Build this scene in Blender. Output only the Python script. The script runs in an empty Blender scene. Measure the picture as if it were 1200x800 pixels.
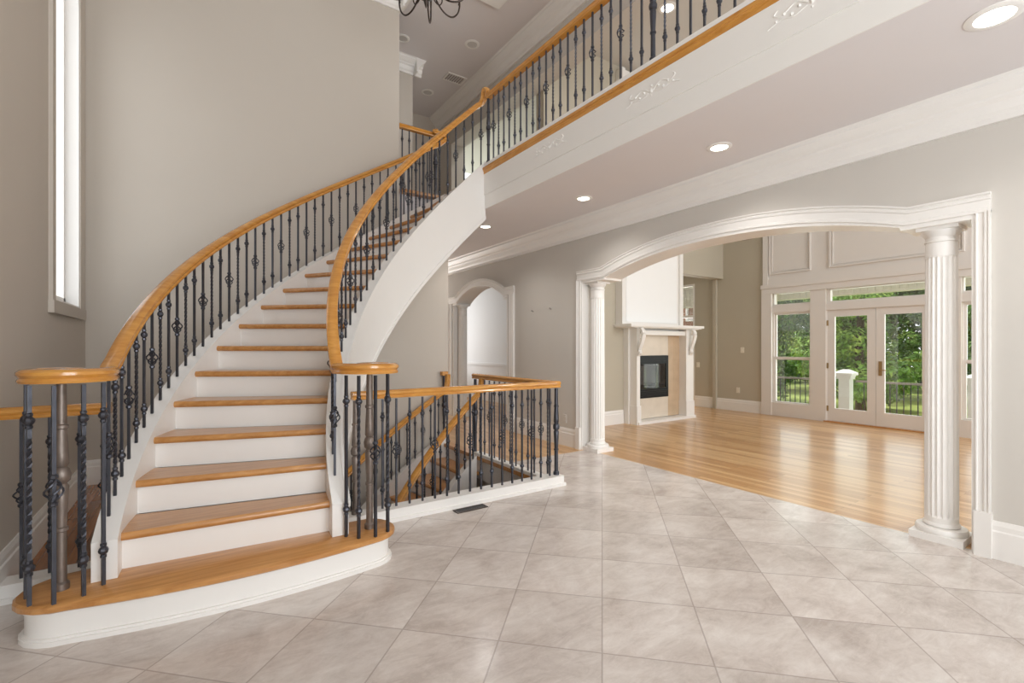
import bpy, math, random
from mathutils import Vector, Matrix
random.seed(7)
C = bpy.context.scene.collection
PI = math.pi
sin, cos = math.sin, math.cos

# ------------------------------------------------------------------ materials
def newmat(name):
    m = bpy.data.materials.new(name); m.use_nodes = True
    nt = m.node_tree; b = nt.nodes['Principled BSDF']
    return m, nt, b
def srgb(r, g, b):
    f = lambda c: (c/255/12.92 if c/255 <= .04045 else ((c/255+.055)/1.055)**2.4)
    return (f(r), f(g), f(b), 1)
def N(nt, t, **kw):
    n = nt.nodes.new(t)
    for k, v in kw.items(): setattr(n, k, v)
    return n
def plain(name, col, rough=.5, metal=0, var=.05, scale=8, bump=0):
    m, nt, b = newmat(name)
    tc = N(nt, 'ShaderNodeTexCoord'); no = N(nt, 'ShaderNodeTexNoise')
    no.inputs['Scale'].default_value = scale; no.inputs['Detail'].default_value = 4
    nt.links.new(tc.outputs['Object'], no.inputs['Vector'])
    mx = N(nt, 'ShaderNodeMixRGB'); mx.inputs[1].default_value = tuple(c*(1-var) for c in col[:3])+(1,)
    mx.inputs[2].default_value = tuple(min(1, c*(1+var)) for c in col[:3])+(1,)
    nt.links.new(no.outputs['Fac'], mx.inputs[0]); nt.links.new(mx.outputs[0], b.inputs['Base Color'])
    b.inputs['Roughness'].default_value = rough; b.inputs['Metallic'].default_value = metal
    if bump:
        bp = N(nt, 'ShaderNodeBump'); bp.inputs['Strength'].default_value = bump; bp.inputs['Distance'].default_value = .01
        nt.links.new(no.outputs['Fac'], bp.inputs['Height']); nt.links.new(bp.outputs[0], b.inputs['Normal'])
    return m
def wood(name, c1, c2, scale=(3, 40, 40), rough=.28, coat=.3):
    m, nt, b = newmat(name)
    tc = N(nt, 'ShaderNodeTexCoord'); mp = N(nt, 'ShaderNodeMapping'); mp.inputs['Scale'].default_value = scale
    no = N(nt, 'ShaderNodeTexNoise'); no.inputs['Scale'].default_value = 1; no.inputs['Detail'].default_value = 6
    no.inputs['Roughness'].default_value = .65; no.inputs['Distortion'].default_value = .6
    cr = N(nt, 'ShaderNodeValToRGB'); cr.color_ramp.elements[0].position = .3; cr.color_ramp.elements[1].position = .7
    cr.color_ramp.elements[0].color = c1; cr.color_ramp.elements[1].color = c2
    nt.links.new(tc.outputs['Object'], mp.inputs[0]); nt.links.new(mp.outputs[0], no.inputs['Vector'])
    nt.links.new(no.outputs['Fac'], cr.inputs[0]); nt.links.new(cr.outputs[0], b.inputs['Base Color'])
    b.inputs['Roughness'].default_value = rough; b.inputs['Coat Weight'].default_value = coat
    b.inputs['Coat Roughness'].default_value = .15
    return m
def mat_tile():
    m, nt, b = newmat('travertine_tile')
    L = nt.links.new
    tc = N(nt, 'ShaderNodeTexCoord'); sp = N(nt, 'ShaderNodeSeparateXYZ'); L(tc.outputs['Object'], sp.inputs[0])
    def M(op, a, b_=None):
        n = N(nt, 'ShaderNodeMath', operation=op)
        for i, v in enumerate((a, b_)):
            if v is None: continue
            if isinstance(v, (int, float)): n.inputs[i].default_value = v
            else: L(v, n.inputs[i])
        return n.outputs[0]
    S = .687
    p = M('DIVIDE', M('SUBTRACT', sp.outputs[0], sp.outputs[1]), S)
    q = M('DIVIDE', M('SUBTRACT', M('ADD', sp.outputs[0], sp.outputs[1]), 3.11), S)
    def edge(t):
        f = M('FRACT', t); return M('MINIMUM', f, M('SUBTRACT', 1.0, f))
    d = M('MINIMUM', edge(p), edge(q))
    grout = M('LESS_THAN', d, .0075)
    cb = N(nt, 'ShaderNodeCombineXYZ'); L(M('FLOOR', p), cb.inputs[0]); L(M('FLOOR', q), cb.inputs[1])
    wn = N(nt, 'ShaderNodeTexWhiteNoise', noise_dimensions='3D'); L(cb.outputs[0], wn.inputs['Vector'])
    # per-tile offset of the stone figure
    va = N(nt, 'ShaderNodeVectorMath', operation='MULTIPLY_ADD'); va.inputs[1].default_value = (9, 9, 9)
    L(wn.outputs['Color'], va.inputs[0]); L(tc.outputs['Object'], va.inputs[2])
    n1 = N(nt, 'ShaderNodeTexNoise'); n1.inputs['Scale'].default_value = 2.1; n1.inputs['Detail'].default_value = 15; n1.inputs['Roughness'].default_value = .62
    n1.inputs['Distortion'].default_value = .5
    L(va.outputs[0], n1.inputs['Vector'])
    n2 = N(nt, 'ShaderNodeTexNoise'); n2.inputs['Scale'].default_value = 60; n2.inputs['Detail'].default_value = 4
    L(va.outputs[0], n2.inputs['Vector'])
    n3 = N(nt, 'ShaderNodeTexNoise'); n3.inputs['Scale'].default_value = 8.5; n3.inputs['Detail'].default_value = 10; n3.inputs['Roughness'].default_value = .78
    n3.inputs['Distortion'].default_value = .8
    m3 = N(nt, 'ShaderNodeMapping'); m3.inputs['Rotation'].default_value = (0, 0, PI/4); m3.inputs['Scale'].default_value = (.6, 1.5, 1)
    L(va.outputs[0], m3.inputs[0]); L(m3.outputs[0], n3.inputs['Vector'])
    cr = N(nt, 'ShaderNodeValToRGB')
    cr.color_ramp.elements[0].position = .39; cr.color_ramp.elements[1].position = .63
    cr.color_ramp.elements[0].color = srgb(187, 175, 167); cr.color_ramp.elements[1].color = srgb(226, 219, 213)
    e = cr.color_ramp.elements.new(.5); e.color = srgb(208, 198, 191)
    L(M('ADD', M('MULTIPLY', n1.outputs['Fac'], .55), M('ADD', M('MULTIPLY', n3.outputs['Fac'], .40), M('MULTIPLY', n2.outputs['Fac'], .05))), cr.inputs[0])
    hv = N(nt, 'ShaderNodeHueSaturation'); L(cr.outputs[0], hv.inputs['Color'])
    L(M('ADD', M('MULTIPLY', wn.outputs['Value'], .09), .94), hv.inputs['Value'])
    mx = N(nt, 'ShaderNodeMixRGB'); mx.inputs[2].default_value = srgb(140, 128, 120)
    L(M('MULTIPLY', grout, .5), mx.inputs[0]); L(hv.outputs[0], mx.inputs[1]); L(mx.outputs[0], b.inputs['Base Color'])
    rr = M('ADD', M('MULTIPLY', n2.outputs['Fac'], .12), .13)
    L(rr, b.inputs['Roughness'])
    b.inputs['Specular IOR Level'].default_value = .5
    return m
def mat_planks(name, cols, rough=.22):
    m, nt, b = newmat(name); L = nt.links.new
    tc = N(nt, 'ShaderNodeTexCoord'); mp = N(nt, 'ShaderNodeMapping'); mp.inputs['Rotation'].default_value = (0, 0, PI/2)
    br = N(nt, 'ShaderNodeTexBrick'); br.offset = .37; br.offset_frequency = 2
    br.inputs['Scale'].default_value = 1; br.inputs['Brick Width'].default_value = 1.3; br.inputs['Row Height'].default_value = .075
    br.inputs['Mortar Size'].default_value = .0012; br.inputs['Mortar Smooth'].default_value = 0; br.inputs['Bias'].default_value = 0
    br.inputs['Color1'].default_value = cols[0]; br.inputs['Color2'].default_value = cols[1]; br.inputs['Mortar'].default_value = cols[2]
    L(tc.outputs['Object'], mp.inputs[0]); L(mp.outputs[0], br.inputs['Vector'])
    m2 = N(nt, 'ShaderNodeMapping'); m2.inputs['Scale'].default_value = (45, 2.5, 10)
    no = N(nt, 'ShaderNodeTexNoise'); no.inputs['Scale'].default_value = 1; no.inputs['Detail'].default_value = 5
    L(tc.outputs['Object'], m2.inputs[0]); L(m2.outputs[0], no.inputs['Vector'])
    mx = N(nt, 'ShaderNodeMixRGB', blend_type='OVERLAY'); mx.inputs[0].default_value = .35
    L(br.outputs['Color'], mx.inputs[1]); L(no.outputs['Fac'], mx.inputs[2]); L(mx.outputs[0], b.inputs['Base Color'])
    b.inputs['Roughness'].default_value = rough; b.inputs['Coat Weight'].default_value = .25; b.inputs['Coat Roughness'].default_value = .12
    return m
def emit(name, col, s):
    m, nt, b = newmat(name)
    b.inputs['Base Color'].default_value = (1, 1, 1, 1); b.inputs['Emission Color'].default_value = col; b.inputs['Emission Strength'].default_value = s
    return m
def glass(name, tint=(1, 1, 1, 1), refl=.08):
    m = bpy.data.materials.new(name); m.use_nodes = True; nt = m.node_tree; nt.nodes.clear()
    o = N(nt, 'ShaderNodeOutputMaterial'); tr = N(nt, 'ShaderNodeBsdfTransparent'); tr.inputs[0].default_value = tint
    gl = N(nt, 'ShaderNodeBsdfGlossy'); gl.inputs['Roughness'].default_value = .02
    mx = N(nt, 'ShaderNodeMixShader'); mx.inputs[0].default_value = refl
    nt.links.new(tr.outputs[0], mx.inputs[1]); nt.links.new(gl.outputs[0], mx.inputs[2]); nt.links.new(mx.outputs[0], o.inputs[0])
    return m
def mat_leaf(name, c1, c2, c3):
    m, nt, b = newmat(name); L = nt.links.new
    tc = N(nt, 'ShaderNodeTexCoord'); no = N(nt, 'ShaderNodeTexNoise'); no.inputs['Scale'].default_value = 1.3; no.inputs['Detail'].default_value = 6
    L(tc.outputs['Object'], no.inputs['Vector'])
    cr = N(nt, 'ShaderNodeValToRGB'); cr.color_ramp.elements[0].position = .35; cr.color_ramp.elements[1].position = .68
    cr.color_ramp.elements[0].color = c1; cr.color_ramp.elements[1].color = c3; e = cr.color_ramp.elements.new(.5); e.color = c2
    L(no.outputs['Fac'], cr.inputs[0]); L(cr.outputs[0], b.inputs['Base Color']); b.inputs['Roughness'].default_value = .6
    b.inputs['Transmission Weight'].default_value = 0
    return m
def mat_brick(name):
    m, nt, b = newmat(name); L = nt.links.new
    tc = N(nt, 'ShaderNodeTexCoord'); mp = N(nt, 'ShaderNodeMapping'); mp.inputs['Rotation'].default_value = (PI/2, 0, PI/2)
    br = N(nt, 'ShaderNodeTexBrick'); br.inputs['Scale'].default_value = 1
    br.inputs['Brick Width'].default_value = .22; br.inputs['Row Height'].default_value = .075; br.inputs['Mortar Size'].default_value = .006
    br.inputs['Color1'].default_value = srgb(176, 138, 118); br.inputs['Color2'].default_value = srgb(150, 112, 96); br.inputs['Mortar'].default_value = srgb(196, 186, 176)
    L(tc.outputs['Object'], mp.inputs[0]); L(mp.outputs[0], br.inputs['Vector']); L(br.outputs['Color'], b.inputs['Base Color'])
    b.inputs['Roughness'].default_value = .85
    return m
M = {}
M['wall'] = plain('beige_wall_paint', srgb(196, 187, 176), .75, var=.015, scale=3)
M['wallhall'] = plain('greige_wall_paint', srgb(205, 200, 193), .75, var=.015, scale=3)
M['walldark'] = plain('olive_beige_wall_paint', srgb(186, 178, 161), .75, var=.015, scale=3)
M['ceil'] = plain('mauve_grey_ceiling_paint', srgb(222, 217, 217), .8, var=.015, scale=3)
M['white'] = plain('white_trim_paint', srgb(236, 233, 229), .38, var=.015, scale=6)
M['cream'] = plain('cream_trim_paint', srgb(224, 219, 214), .42, var=.015, scale=6)
M['bright'] = plain('bright_white_paint', srgb(244, 244, 244), .5, var=.01, scale=6)
M['rail'] = wood('honey_oak_handrail', srgb(184, 120, 46), srgb(214, 156, 74), (5, 5, 26), .25, .5)
M['tread'] = wood('oak_tread', srgb(168, 112, 56), srgb(204, 150, 90), (2.2, 36, 20), .3, .3)
M['iron'] = plain('dark_wrought_iron', srgb(74, 75, 82), .36, .7, .15, 30, .15)
M['pewter'] = plain('pewter_newel_metal', srgb(132, 120, 112), .45, .7, .3, 18, .3)
M['bronze'] = plain('oil_bronze', srgb(70, 60, 54), .4, .7, .15, 20)
M['tile'] = mat_tile()
M['planks'] = mat_planks('oak_plank_floor', (srgb(212, 172, 122), srgb(180, 132, 82), srgb(126, 86, 48)), .3)
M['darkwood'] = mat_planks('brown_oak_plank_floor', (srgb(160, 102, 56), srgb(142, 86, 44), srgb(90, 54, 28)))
M['stone'] = plain('beige_marble', srgb(216, 204, 188), .25, 0, .12, 5)
M['stone2'] = plain('tan_marble', srgb(196, 172, 144), .25, 0, .16, 6)
M['black'] = plain('black_firebox_metal', srgb(24, 24, 26), .3, .5, .1, 20)
M['plate'] = plain('ivory_plastic', srgb(226, 220, 206), .4)
M['grey'] = plain('grey_painted_metal', srgb(160, 152, 146), .5)
M['brass'] = plain('brushed_brass', srgb(176, 150, 110), .3, .8)
M['lamp'] = emit('lit_lamp', (1, .95, .86, 1), 9)
M['lampoff'] = plain('frosted_lamp', srgb(200, 196, 192), .4)
M['glass'] = glass('clear_pane')
M['fireglass'] = glass('smoked_firebox_glass', (.5, .5, .5, 1), .08)
M['leafA'] = mat_leaf('deep_green_leaves', srgb(44, 74, 30), srgb(84, 124, 50), srgb(140, 172, 84))
M['leafB'] = mat_leaf('bright_green_leaves', srgb(62, 98, 34), srgb(118, 158, 60), srgb(186, 206, 104))
M['bark'] = plain('dark_bark', srgb(70, 58, 48), .9, 0, .3, 12, .5)
M['lawn'] = plain('sunlit_grass', srgb(150, 166, 86), .9, 0, .2, 3)
M['deck'] = plain('grey_deck_boards', srgb(178, 172, 164), .8, 0, .1, 6)
M['brick'] = mat_brick('pinkish_brick')

# ------------------------------------------------------------------ mesh builder
def wloc(o):
    v = Vector((0, 0, 0))
    while o is not None: v += o.location; o = o.parent
    return v
class MB:
    def __init__(s): s.v = []; s.f = []
    def add(s, vs, fs):
        n = len(s.v); s.v += [tuple(v) for v in vs]; s.f += [tuple(i+n for i in f) for f in fs]; return s
    def box(s, x0, x1, y0, y1, z0, z1):
        return s.add([(x0,y0,z0),(x1,y0,z0),(x1,y1,z0),(x0,y1,z0),(x0,y0,z1),(x1,y0,z1),(x1,y1,z1),(x0,y1,z1)],
                     [(0,3,2,1),(4,5,6,7),(0,1,5,4),(1,2,6,5),(2,3,7,6),(3,0,4,7)])
    def hexa(s, b, t):
        return s.add(list(b)+list(t), [(0,3,2,1),(4,5,6,7),(0,1,5,4),(1,2,6,5),(2,3,7,6),(3,0,4,7)])
    def prism(s, poly, vec):
        n = len(poly); vec = Vector(vec)
        return s.add(list(poly)+[Vector(p)+vec for p in poly],
                     [tuple(range(n))[::-1], tuple(range(n, 2*n))]+[(i, (i+1) % n, (i+1) % n+n, i+n) for i in range(n)])
    def rings(s, rings, caps=True, loop=False):
        n = len(rings[0]); vs = [p for r in rings for p in r]; fs = []
        m = len(rings)
        for i in range(m if loop else m-1):
            j = (i+1) % m
            for k in range(n):
                fs.append((i*n+k, i*n+(k+1) % n, j*n+(k+1) % n, j*n+k))
        if caps and not loop: fs += [tuple(range(n))[::-1], tuple(range((m-1)*n, m*n))]
        return s.add(vs, fs)
    def sweep(s, path, prof, plumb=False, caps=True, loop=False):
        """prof: (side, up) pairs"""
        path = [Vector(p) for p in path]; rings = []; n = len(path)
        for i, p in enumerate(path):
            if loop: t = path[(i+1) % n]-path[i-1]
            else: t = path[min(i+1, n-1)]-path[max(i-1, 0)]
            t.normalize()
            r = Vector((t.y, -t.x, 0))
            if r.length < 1e-4: r = getattr(s, '_lr', Vector((1, 0, 0))).copy()
            r.normalize(); s._lr = r
            u = Vector((0, 0, 1)) if plumb else r.cross(t)
            rings.append([p+r*a+u*b for a, b in prof])
        return s.rings(rings, caps, loop)
    def tube(s, path, rad, n=8, caps=True):
        path = [Vector(p) for p in path]; rings = []; m = len(path); ref = None
        for i, p in enumerate(path):
            t = (path[min(i+1, m-1)]-path[max(i-1, 0)]).normalized()
            if ref is None: ref = Vector((0, 0, 1)) if abs(t.z) < .9 else Vector((1, 0, 0))
            a = (ref-t*ref.dot(t)).normalized(); b = t.cross(a); ref = a
            rr = rad[i] if isinstance(rad, (list, tuple)) else rad
            rings.append([p+a*cos(k*2*PI/n)*rr+b*sin(k*2*PI/n)*rr for k in range(n)])
        return s.rings(rings, caps)
    def lathe(s, prof, c=(0, 0, 0), n=16, sx=1, sy=1, rfun=None):
        rings = []
        for r, z in prof:
            rings.append([(c[0]+sx*cos(k*2*PI/n)*r*(rfun(k, z) if rfun else 1), c[1]+sy*sin(k*2*PI/n)*r*(rfun(k, z) if rfun else 1), c[2]+z) for k in range(n)])
        return s.rings(rings)
    def sphere(s, c, r, n=10, sz=1):
        return s.lathe([(max(.001, r*sin(i*PI/n)), -r*cos(i*PI/n)*sz) for i in range(n+1)], c, n)
    def build(s, name, mat, parent=None, smooth=False, kind=None, label=None):
        off = wloc(parent) if parent is not None else Vector((0, 0, 0))
        me = bpy.data.meshes.new(name); me.from_pydata([tuple(Vector(v)-off) for v in s.v], [], s.f)
        me.materials.append(mat); me.validate()
        o = bpy.data.objects.new(name, me); C.objects.link(o)
        if parent is not None: o.parent = parent
        if smooth:
            for p in me.polygons: p.use_smooth = True
            try:
                me.set_sharp_from_angle(angle=math.radians(38))
            except Exception: pass
        if kind: o['kind'] = kind
        if label: o['label'] = label
        return o
def struct(name, mb, mat, parent=None, smooth=False): return mb.build(name, mat, parent, smooth, 'structure' if parent is None else None)
def thing(name, label, cat, loc=(0, 0, 0), group=None):
    o = bpy.data.objects.new(name, None); o.empty_display_size = .1; C.objects.link(o); o.location = loc
    o['label'] = label; o['category'] = cat
    if group: o['group'] = group
    return o
def tag(o, label, cat, group=None):
    o['label'] = label; o['category'] = cat
    if group: o['group'] = group
    return o
def spline(pts, per=8):
    pts = [Vector(p) for p in pts]; out = []
    for i in range(len(pts)-1):
        p0 = pts[max(i-1, 0)]; p1 = pts[i]; p2 = pts[i+1]; p3 = pts[min(i+2, len(pts)-1)]
        for j in range(per):
            t = j/per
            out.append(.5*((2*p1)+(p2-p0)*t+(2*p0-5*p1+4*p2-p3)*t*t+(3*p1-p0-3*p2+p3)*t**3))
    out.append(pts[-1]); return out
def offset_path(pts, d):
    """2D polyline offset to the left by d with mitres"""
    out = []; n = len(pts)
    for i in range(n):
        a = Vector(pts[i])-Vector(pts[i-1]) if i else None; b = Vector(pts[i+1])-Vector(pts[i]) if i < n-1 else None
        na = Vector((-a.y, a.x)).normalized() if a is not None else None; nb = Vector((-b.y, b.x)).normalized() if b is not None else None
        if na is None: m = nb*d
        elif nb is None: m = na*d
        else:
            k = (na+nb); k = k/max(.3, k.dot(na)); m = k*d
        out.append(Vector(pts[i])+m)
    return out
def casing_x(mb, path, prof, x):
    """moulding lying on the plane x=const (towards -x): path in (y,z); prof (inset, protrusion)"""
    rows = []
    for d, p in prof:
        rows.append([(x-p, q.x, q.y) for q in offset_path(path, d)])
    rings = [[rows[k][i] for k in range(len(prof))] for i in range(len(path))]
    return mb.rings(rings)

# ------------------------------------------------------------------ measures
XC, YC, DTH, K1, RISE = 2.865, 3.028, .0988, 1.261, .2012
def zl(th): return RISE*(K1+th/DTH)
def hp(R, th, dz=0): return Vector((XC-R*cos(th), YC+R*sin(th), zl(th)+dz))
TH_TOP = (18-K1)*DTH
Z2 = 18*RISE          # upper floor 3.62
XL, YB, XR, XR2, XF = -.885, 6.38, 4.41, 4.71, 9.9
ZC = 6.3; ZL = 3.12; XB = 3.03

# ------------------------------------------------------------------ floors
fl = MB(); fl.box(-3.2, 4.46, -3.2, 3.70, -.3, 0); fl.box(3.16, 4.46, 3.70, 4.75, -.3, 0)
struct('floor', fl, M['tile'])
f2 = MB(); f2.box(4.46, 10.1, -3.2, 12.2, -.3, 0); f2.box(3.16, 4.46, 4.75, 12.2, -.3, 0)
struct('floor_family', f2, M['planks'])
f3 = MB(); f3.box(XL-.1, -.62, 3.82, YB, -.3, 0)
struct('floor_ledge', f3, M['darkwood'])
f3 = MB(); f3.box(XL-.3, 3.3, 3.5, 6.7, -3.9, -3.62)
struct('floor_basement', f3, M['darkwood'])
f4 = MB(); f4.box(XB, XR2, -3.2, 9.5, ZL, Z2-.02); f4.box(-1.2, XB, YB+.06, 9.5, ZL, Z2-.02)
struct('floor_upper', f4, M['ceil'])
f5 = MB(); f5.box(XB+.02, XR, -3.2, 9.4, Z2-.02, Z2)
struct('floor_landing', f5, M['planks'])
# well side walls below the foyer floor
struct('wall_basement_front', MB().box(-.9, 3.16, 3.64, 3.70, -3.62, -.3), M['wall']); struct('wall_basement_right', MB().box(3.10, 3.16, 3.7, 6.38, -3.62, -.3), M['wall']); struct('wall_basement_left', MB().box(-.68, -.62, 3.7, YB, -3.62, -.3), M['wall'])

# ------------------------------------------------------------------ walls
def arch_z(y, y0, y1, zs, rise, p=2.2):
    u = abs((y-(y0+y1)/2)/((y1-y0)/2)); return zs+rise*max(0, 1-u**p)
A0, A1 = .882, 4.805           # opening of the wide arch
B0, B1 = 6.62, 8.62          # opening of the far arch
def ar1(y):
    return 2.30 if (y < 1.30 or y > 4.36) else arch_z(y, 1.22, 4.44, 2.30, .235)
def ar2(y):
    return 2.27 if (y < 6.75 or y > 8.45) else arch_z(y, 6.70, 8.50, 2.27, .29, 2.0)
def cells(lo, hi, n): return [lo+(hi-lo)*i/n for i in range(n+1)]
w = MB()
def wcell(ya, yb, za, zb, z1): w.hexa([(XR,ya,za),(XR2,ya,za),(XR2,yb,zb),(XR,yb,zb)], [(XR,ya,z1),(XR2,ya,z1),(XR2,yb,z1),(XR,yb,z1)])
wcell(-3.2, A0, 0, 0, Z2)
ys = [A0, 1.30]+cells(1.30, 4.36, 30)+[4.36, A1]
for a, b in zip(ys[:-1], ys[1:]):
    if b-a > 1e-6: wcell(a, b, ar1((a+1e-4 if a else a)), ar1(b-1e-4), Z2)
wcell(A1, B0, 0, 0, Z2)
ys = [B0, 6.75]+cells(6.75, 8.45, 20)+[8.45, B1]
for a, b in zip(ys[:-1], ys[1:]):
    if b-a > 1e-6: wcell(a, b, ar2(a+1e-4), ar2(b-1e-4), Z2)
wcell(B1, 12.2, 0, 0, Z2)
# upper storey: open to the tall room beyond, solid again above
wcell(-3.2, -2.6, Z2, Z2, 6.5); wcell(8.7, 12.2, Z2, Z2, 6.5)
for a, b in zip([-2.6, 8.7][:-1], [8.7]): wcell(a, b, 5.55, 5.55, 6.5)
struct('wall_right', w, M['wallhall'])
w = MB(); w.box(-1.2, 3.18, YB, YB+.06, -3.62, ZL); w.box(-1.2, 2.42, YB, YB+.16, ZL, ZC+.1); w.box(3.12, 3.18, YB+.06, 12.2, 0, ZL)
struct('wall_back', w, M['wall'])
w = MB(); w.box(1.2, 3.16, 7.7, 7.9, Z2, ZC); w.box(3.0, XR2, 9.35, 9.5, Z2, ZC); w.box(3.0, 3.16, 7.9, 9.4, Z2, ZC); w.box(1.0, 1.2, YB+.2, 7.9, Z2, ZC)
struct('wall_hall', w, M['wall'])
w = MB(); w.box(3.18, 3.4, 12.0, 12.2, 0, ZL); w.box(4.2, XR, 12.0, 12.2, 0, ZL); w.box(3.4, 4.2, 12.0, 12.2, 2.6, ZL); w.box(3.4, 4.2, 12.0, 12.2, 0, .3)  # end opening is unseen, added to suit the hall fill lamp
struct('wall_hall_end', w, M['wall'])
# left wall with the tall round-headed window
WY0, WY1, WZ0, WZS = 5.03, 6.03, 1.76, 4.55
w = MB()
def lcell(ya, yb, za0, zb0, za1, zb1): w.hexa([(XL-.16,ya,za0),(XL,ya,za0),(XL,yb,zb0),(XL-.16,yb,zb0)], [(XL-.16,ya,za1),(XL,ya,za1),(XL,yb,zb1),(XL-.16,yb,zb1)])
lcell(-3.2, WY0, -.3, -.3, ZC+.1, ZC+.1); lcell(WY1, YB+.1, -.3, -.3, ZC+.1, ZC+.1); lcell(WY0, WY1, -.3, -.3, WZ0, WZ0)
def warch(y): return WZS+math.sqrt(max(0, .5**2-(y-5.53)**2))
ys = cells(WY0, WY1, 20)
for a, b in zip(ys[:-1], ys[1:]): lcell(a, b, warch(a), warch(b), ZC+.1, ZC+.1)
w.box(XL-.16, XL, 3.7, YB, -3.62, -.3)
struct('wall_left', w, M['wall'])
# front wall behind the viewer with its door-height and clerestory openings
w = MB(); w.box(-1.05, -.4, -3.2, -3.0, 0, ZC+.1); w.box(-.4, 3.0, -3.2, -3.0, 5.6, ZC+.1); w.box(3.0, 10.1, -3.2, -3.0, 0, 6.5)
w.box(-.4, 3.0, -3.2, -3.0, 0, .3); w.box(1.2, 1.4, -3.2, -3.0, .3, 5.6)
struct('wall_front', w, M['wall'])
fw = struct('window_1', MB().box(-.4, 3.0, -3.14, -3.06, .3, .38).box(-.4, 3.0, -3.14, -3.06, 5.5, 5.6).box(-.4, 3.0, -3.14, -3.06, 2.9, 3.05).box(-.4, -.3, -3.14, -3.06, .38, 5.5).box(2.9, 3.0, -3.14, -3.06, .38, 5.5), M['white'])
MB().box(-.3, 1.2, -3.105, -3.095, .38, 5.5).box(1.4, 2.9, -3.105, -3.095, .38, 5.5).build('pane', M['glass'], fw)
# ceilings
c = MB(); c.box(-1.2, XR2, -3.2, 12.2, ZC, ZC+.1)
struct('ceiling', c, M['ceil'])
c = MB(); c.box(XR2, 10.1, -3.2, 12.2, 6.5, 6.6)
struct('ceiling_family', c, M['wallhall'])
# family room walls
w = MB()
def fcell(ya, yb, z0, z1): w.box(XF, XF+.2, ya, yb, z0, z1)
WT = 2.53
fcell(-3.2, 1.36, 0, 6.5); fcell(1.36, 2.14, 0, .27); fcell(1.36, 5.03, WT, 6.5); fcell(2.14, 2.49, 0, WT); fcell(4.03, 4.30, 0, WT)
fcell(4.30, 5.03, 0, .27); fcell(5.03, 6.84, 0, 6.5); fcell(6.84, 7.5, 2.9, 6.5); fcell(7.5, 8.9, 0, 6.5)
struct('wall_far', w, M['walldark'])
w = MB(); w.box(XR2, 8.25, 6.02, 6.22, 0, 6.5); w.box(8.25, XF, 6.12, 6.34, 2.93, 6.5); w.box(XF-.06, XF, 6.26, 6.34, 0, 2.93)
struct('wall_family_left', w, M['walldark'])
w = MB(); w.box(6.6, 10.1, 8.7, 8.9, 0, 3.4); w.box(8.05, 8.25, 6.22, 8.7, 0, 3.4)
struct('wall_breakfast', w, M['walldark'])
w = MB(); w.box(6.4, 6.55, 6.22, 12.2, 0, 3.4); w.box(4.71, 6.4, 12.0, 12.2, 0, 3.4)
struct('wall_dining', w, M['bright'])
c = MB(); c.box(4.71, 10.1, 6.22, 12.2, 3.4, 3.5)
struct('ceiling_dining', c, M['bright'])
t = MB(); t.box(6.36, 6.4, 6.3, 12.0, .92, .99); t.box(6.375, 6.4, 6.3, 12.0, 0, .2)
struct('trim_dining', t, M['bright'])

# ------------------------------------------------------------------ mouldings
CR = [(0, 0), (.03, 0), (.03, .04), (.05, .06), (.07, .10), (.075, .11), (.10, .13), (.105, .145), (.13, .165), (.16, .195), (.17, .205), (.17, .225), (.19, .24), (0, .24)]
def crown_x(mb, x, sgn, y0, y1, ztop, sc=1):    # on a wall plane x, protruding sgn*
    pr = [(x+sgn*a*sc, ztop-.24*sc+b*sc) for a, b in CR]
    mb.rings([[(a, y0, b) for a, b in pr], [(a, y1, b) for a, b in pr]])
def crown_y(mb, y, sgn, x0, x1, ztop, sc=1):
    pr = [(y+sgn*a*sc, ztop-.24*sc+b*sc) for a, b in CR]
    mb.rings([[(x0, a, b) for a, b in pr], [(x1, a, b) for a, b in pr]])
t = MB(); crown_x(t, XR, -1, -3.0, 12.0, ZL); struct('trim_crown_lower', t, M['white'])
t = MB(); crown_x(t, XR, -1, -3.0, 9.35, ZC, 1.05); struct('trim_crown_hall', t, M['white'])
t = MB(); crown_y(t, YB, -1, XL, 2.42, ZC, .8); crown_x(t, 2.42, 1, YB-.19*.8, YB+.16, ZC, .8); struct('trim_crown_back', t, M['white'])
t = MB(); crown_y(t, 7.7, -1, 1.2, 3.16+.15, ZC, .95); crown_x(t, 3.16, 1, 7.52, 9.35, ZC, .95); struct('trim_crown_stub', t, M['white'])
t = MB(); crown_x(t, XL, 1, -3.0, YB, ZC, .8); struct('trim_crown_left', t, M['white'])
# ceiling tray frame above the chandelier
t = MB()
TX0, TX1, TY0, TY1 = -.1, 3.66, 2.3, 5.72
t.box(TX0, TX1, TY0, TY0+.14, ZC-.05, ZC); t.box(TX0, TX1, TY1-.14, TY1, ZC-.05, ZC); t.box(TX0, TX0+.14, TY0+.14, TY1-.14, ZC-.05, ZC); t.box(TX1-.14, TX1, TY0+.14, TY1-.14, ZC-.05, ZC)
struct('trim_ceiling_tray', t, M['white'])
def base_x(mb, x, sgn, y0, y1, h=.25, z=0):
    pr = [(0, 0), (.022, 0), (.022, h-.07), (.016, h-.06), (.016, h-.03), (.008, h), (0, h)]
    mb.rings([[(x+sgn*a, y0, z+b) for a, b in pr], [(x+sgn*a, y1, z+b) for a, b in pr]])
def base_y(mb, y, sgn, x0, x1, h=.25, z=0):
    pr = [(0, 0), (.022, 0), (.022, h-.07), (.016, h-.06), (.016, h-.03), (.008, h), (0, h)]
    mb.rings([[(x0, y+sgn*a, z+b) for a, b in pr], [(x1, y+sgn*a, z+b) for a, b in pr]])
t = MB(); base_x(t, XR, -1, -3.0, .80); base_x(t, XR, -1, 4.88, 6.40); base_x(t, XR, -1, 8.82, 12.0); struct('baseboard_right', t, M['white'])
t = MB(); base_x(t, XL, 1, -3.0, YB); struct('baseboard_left', t, M['white'])
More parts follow.
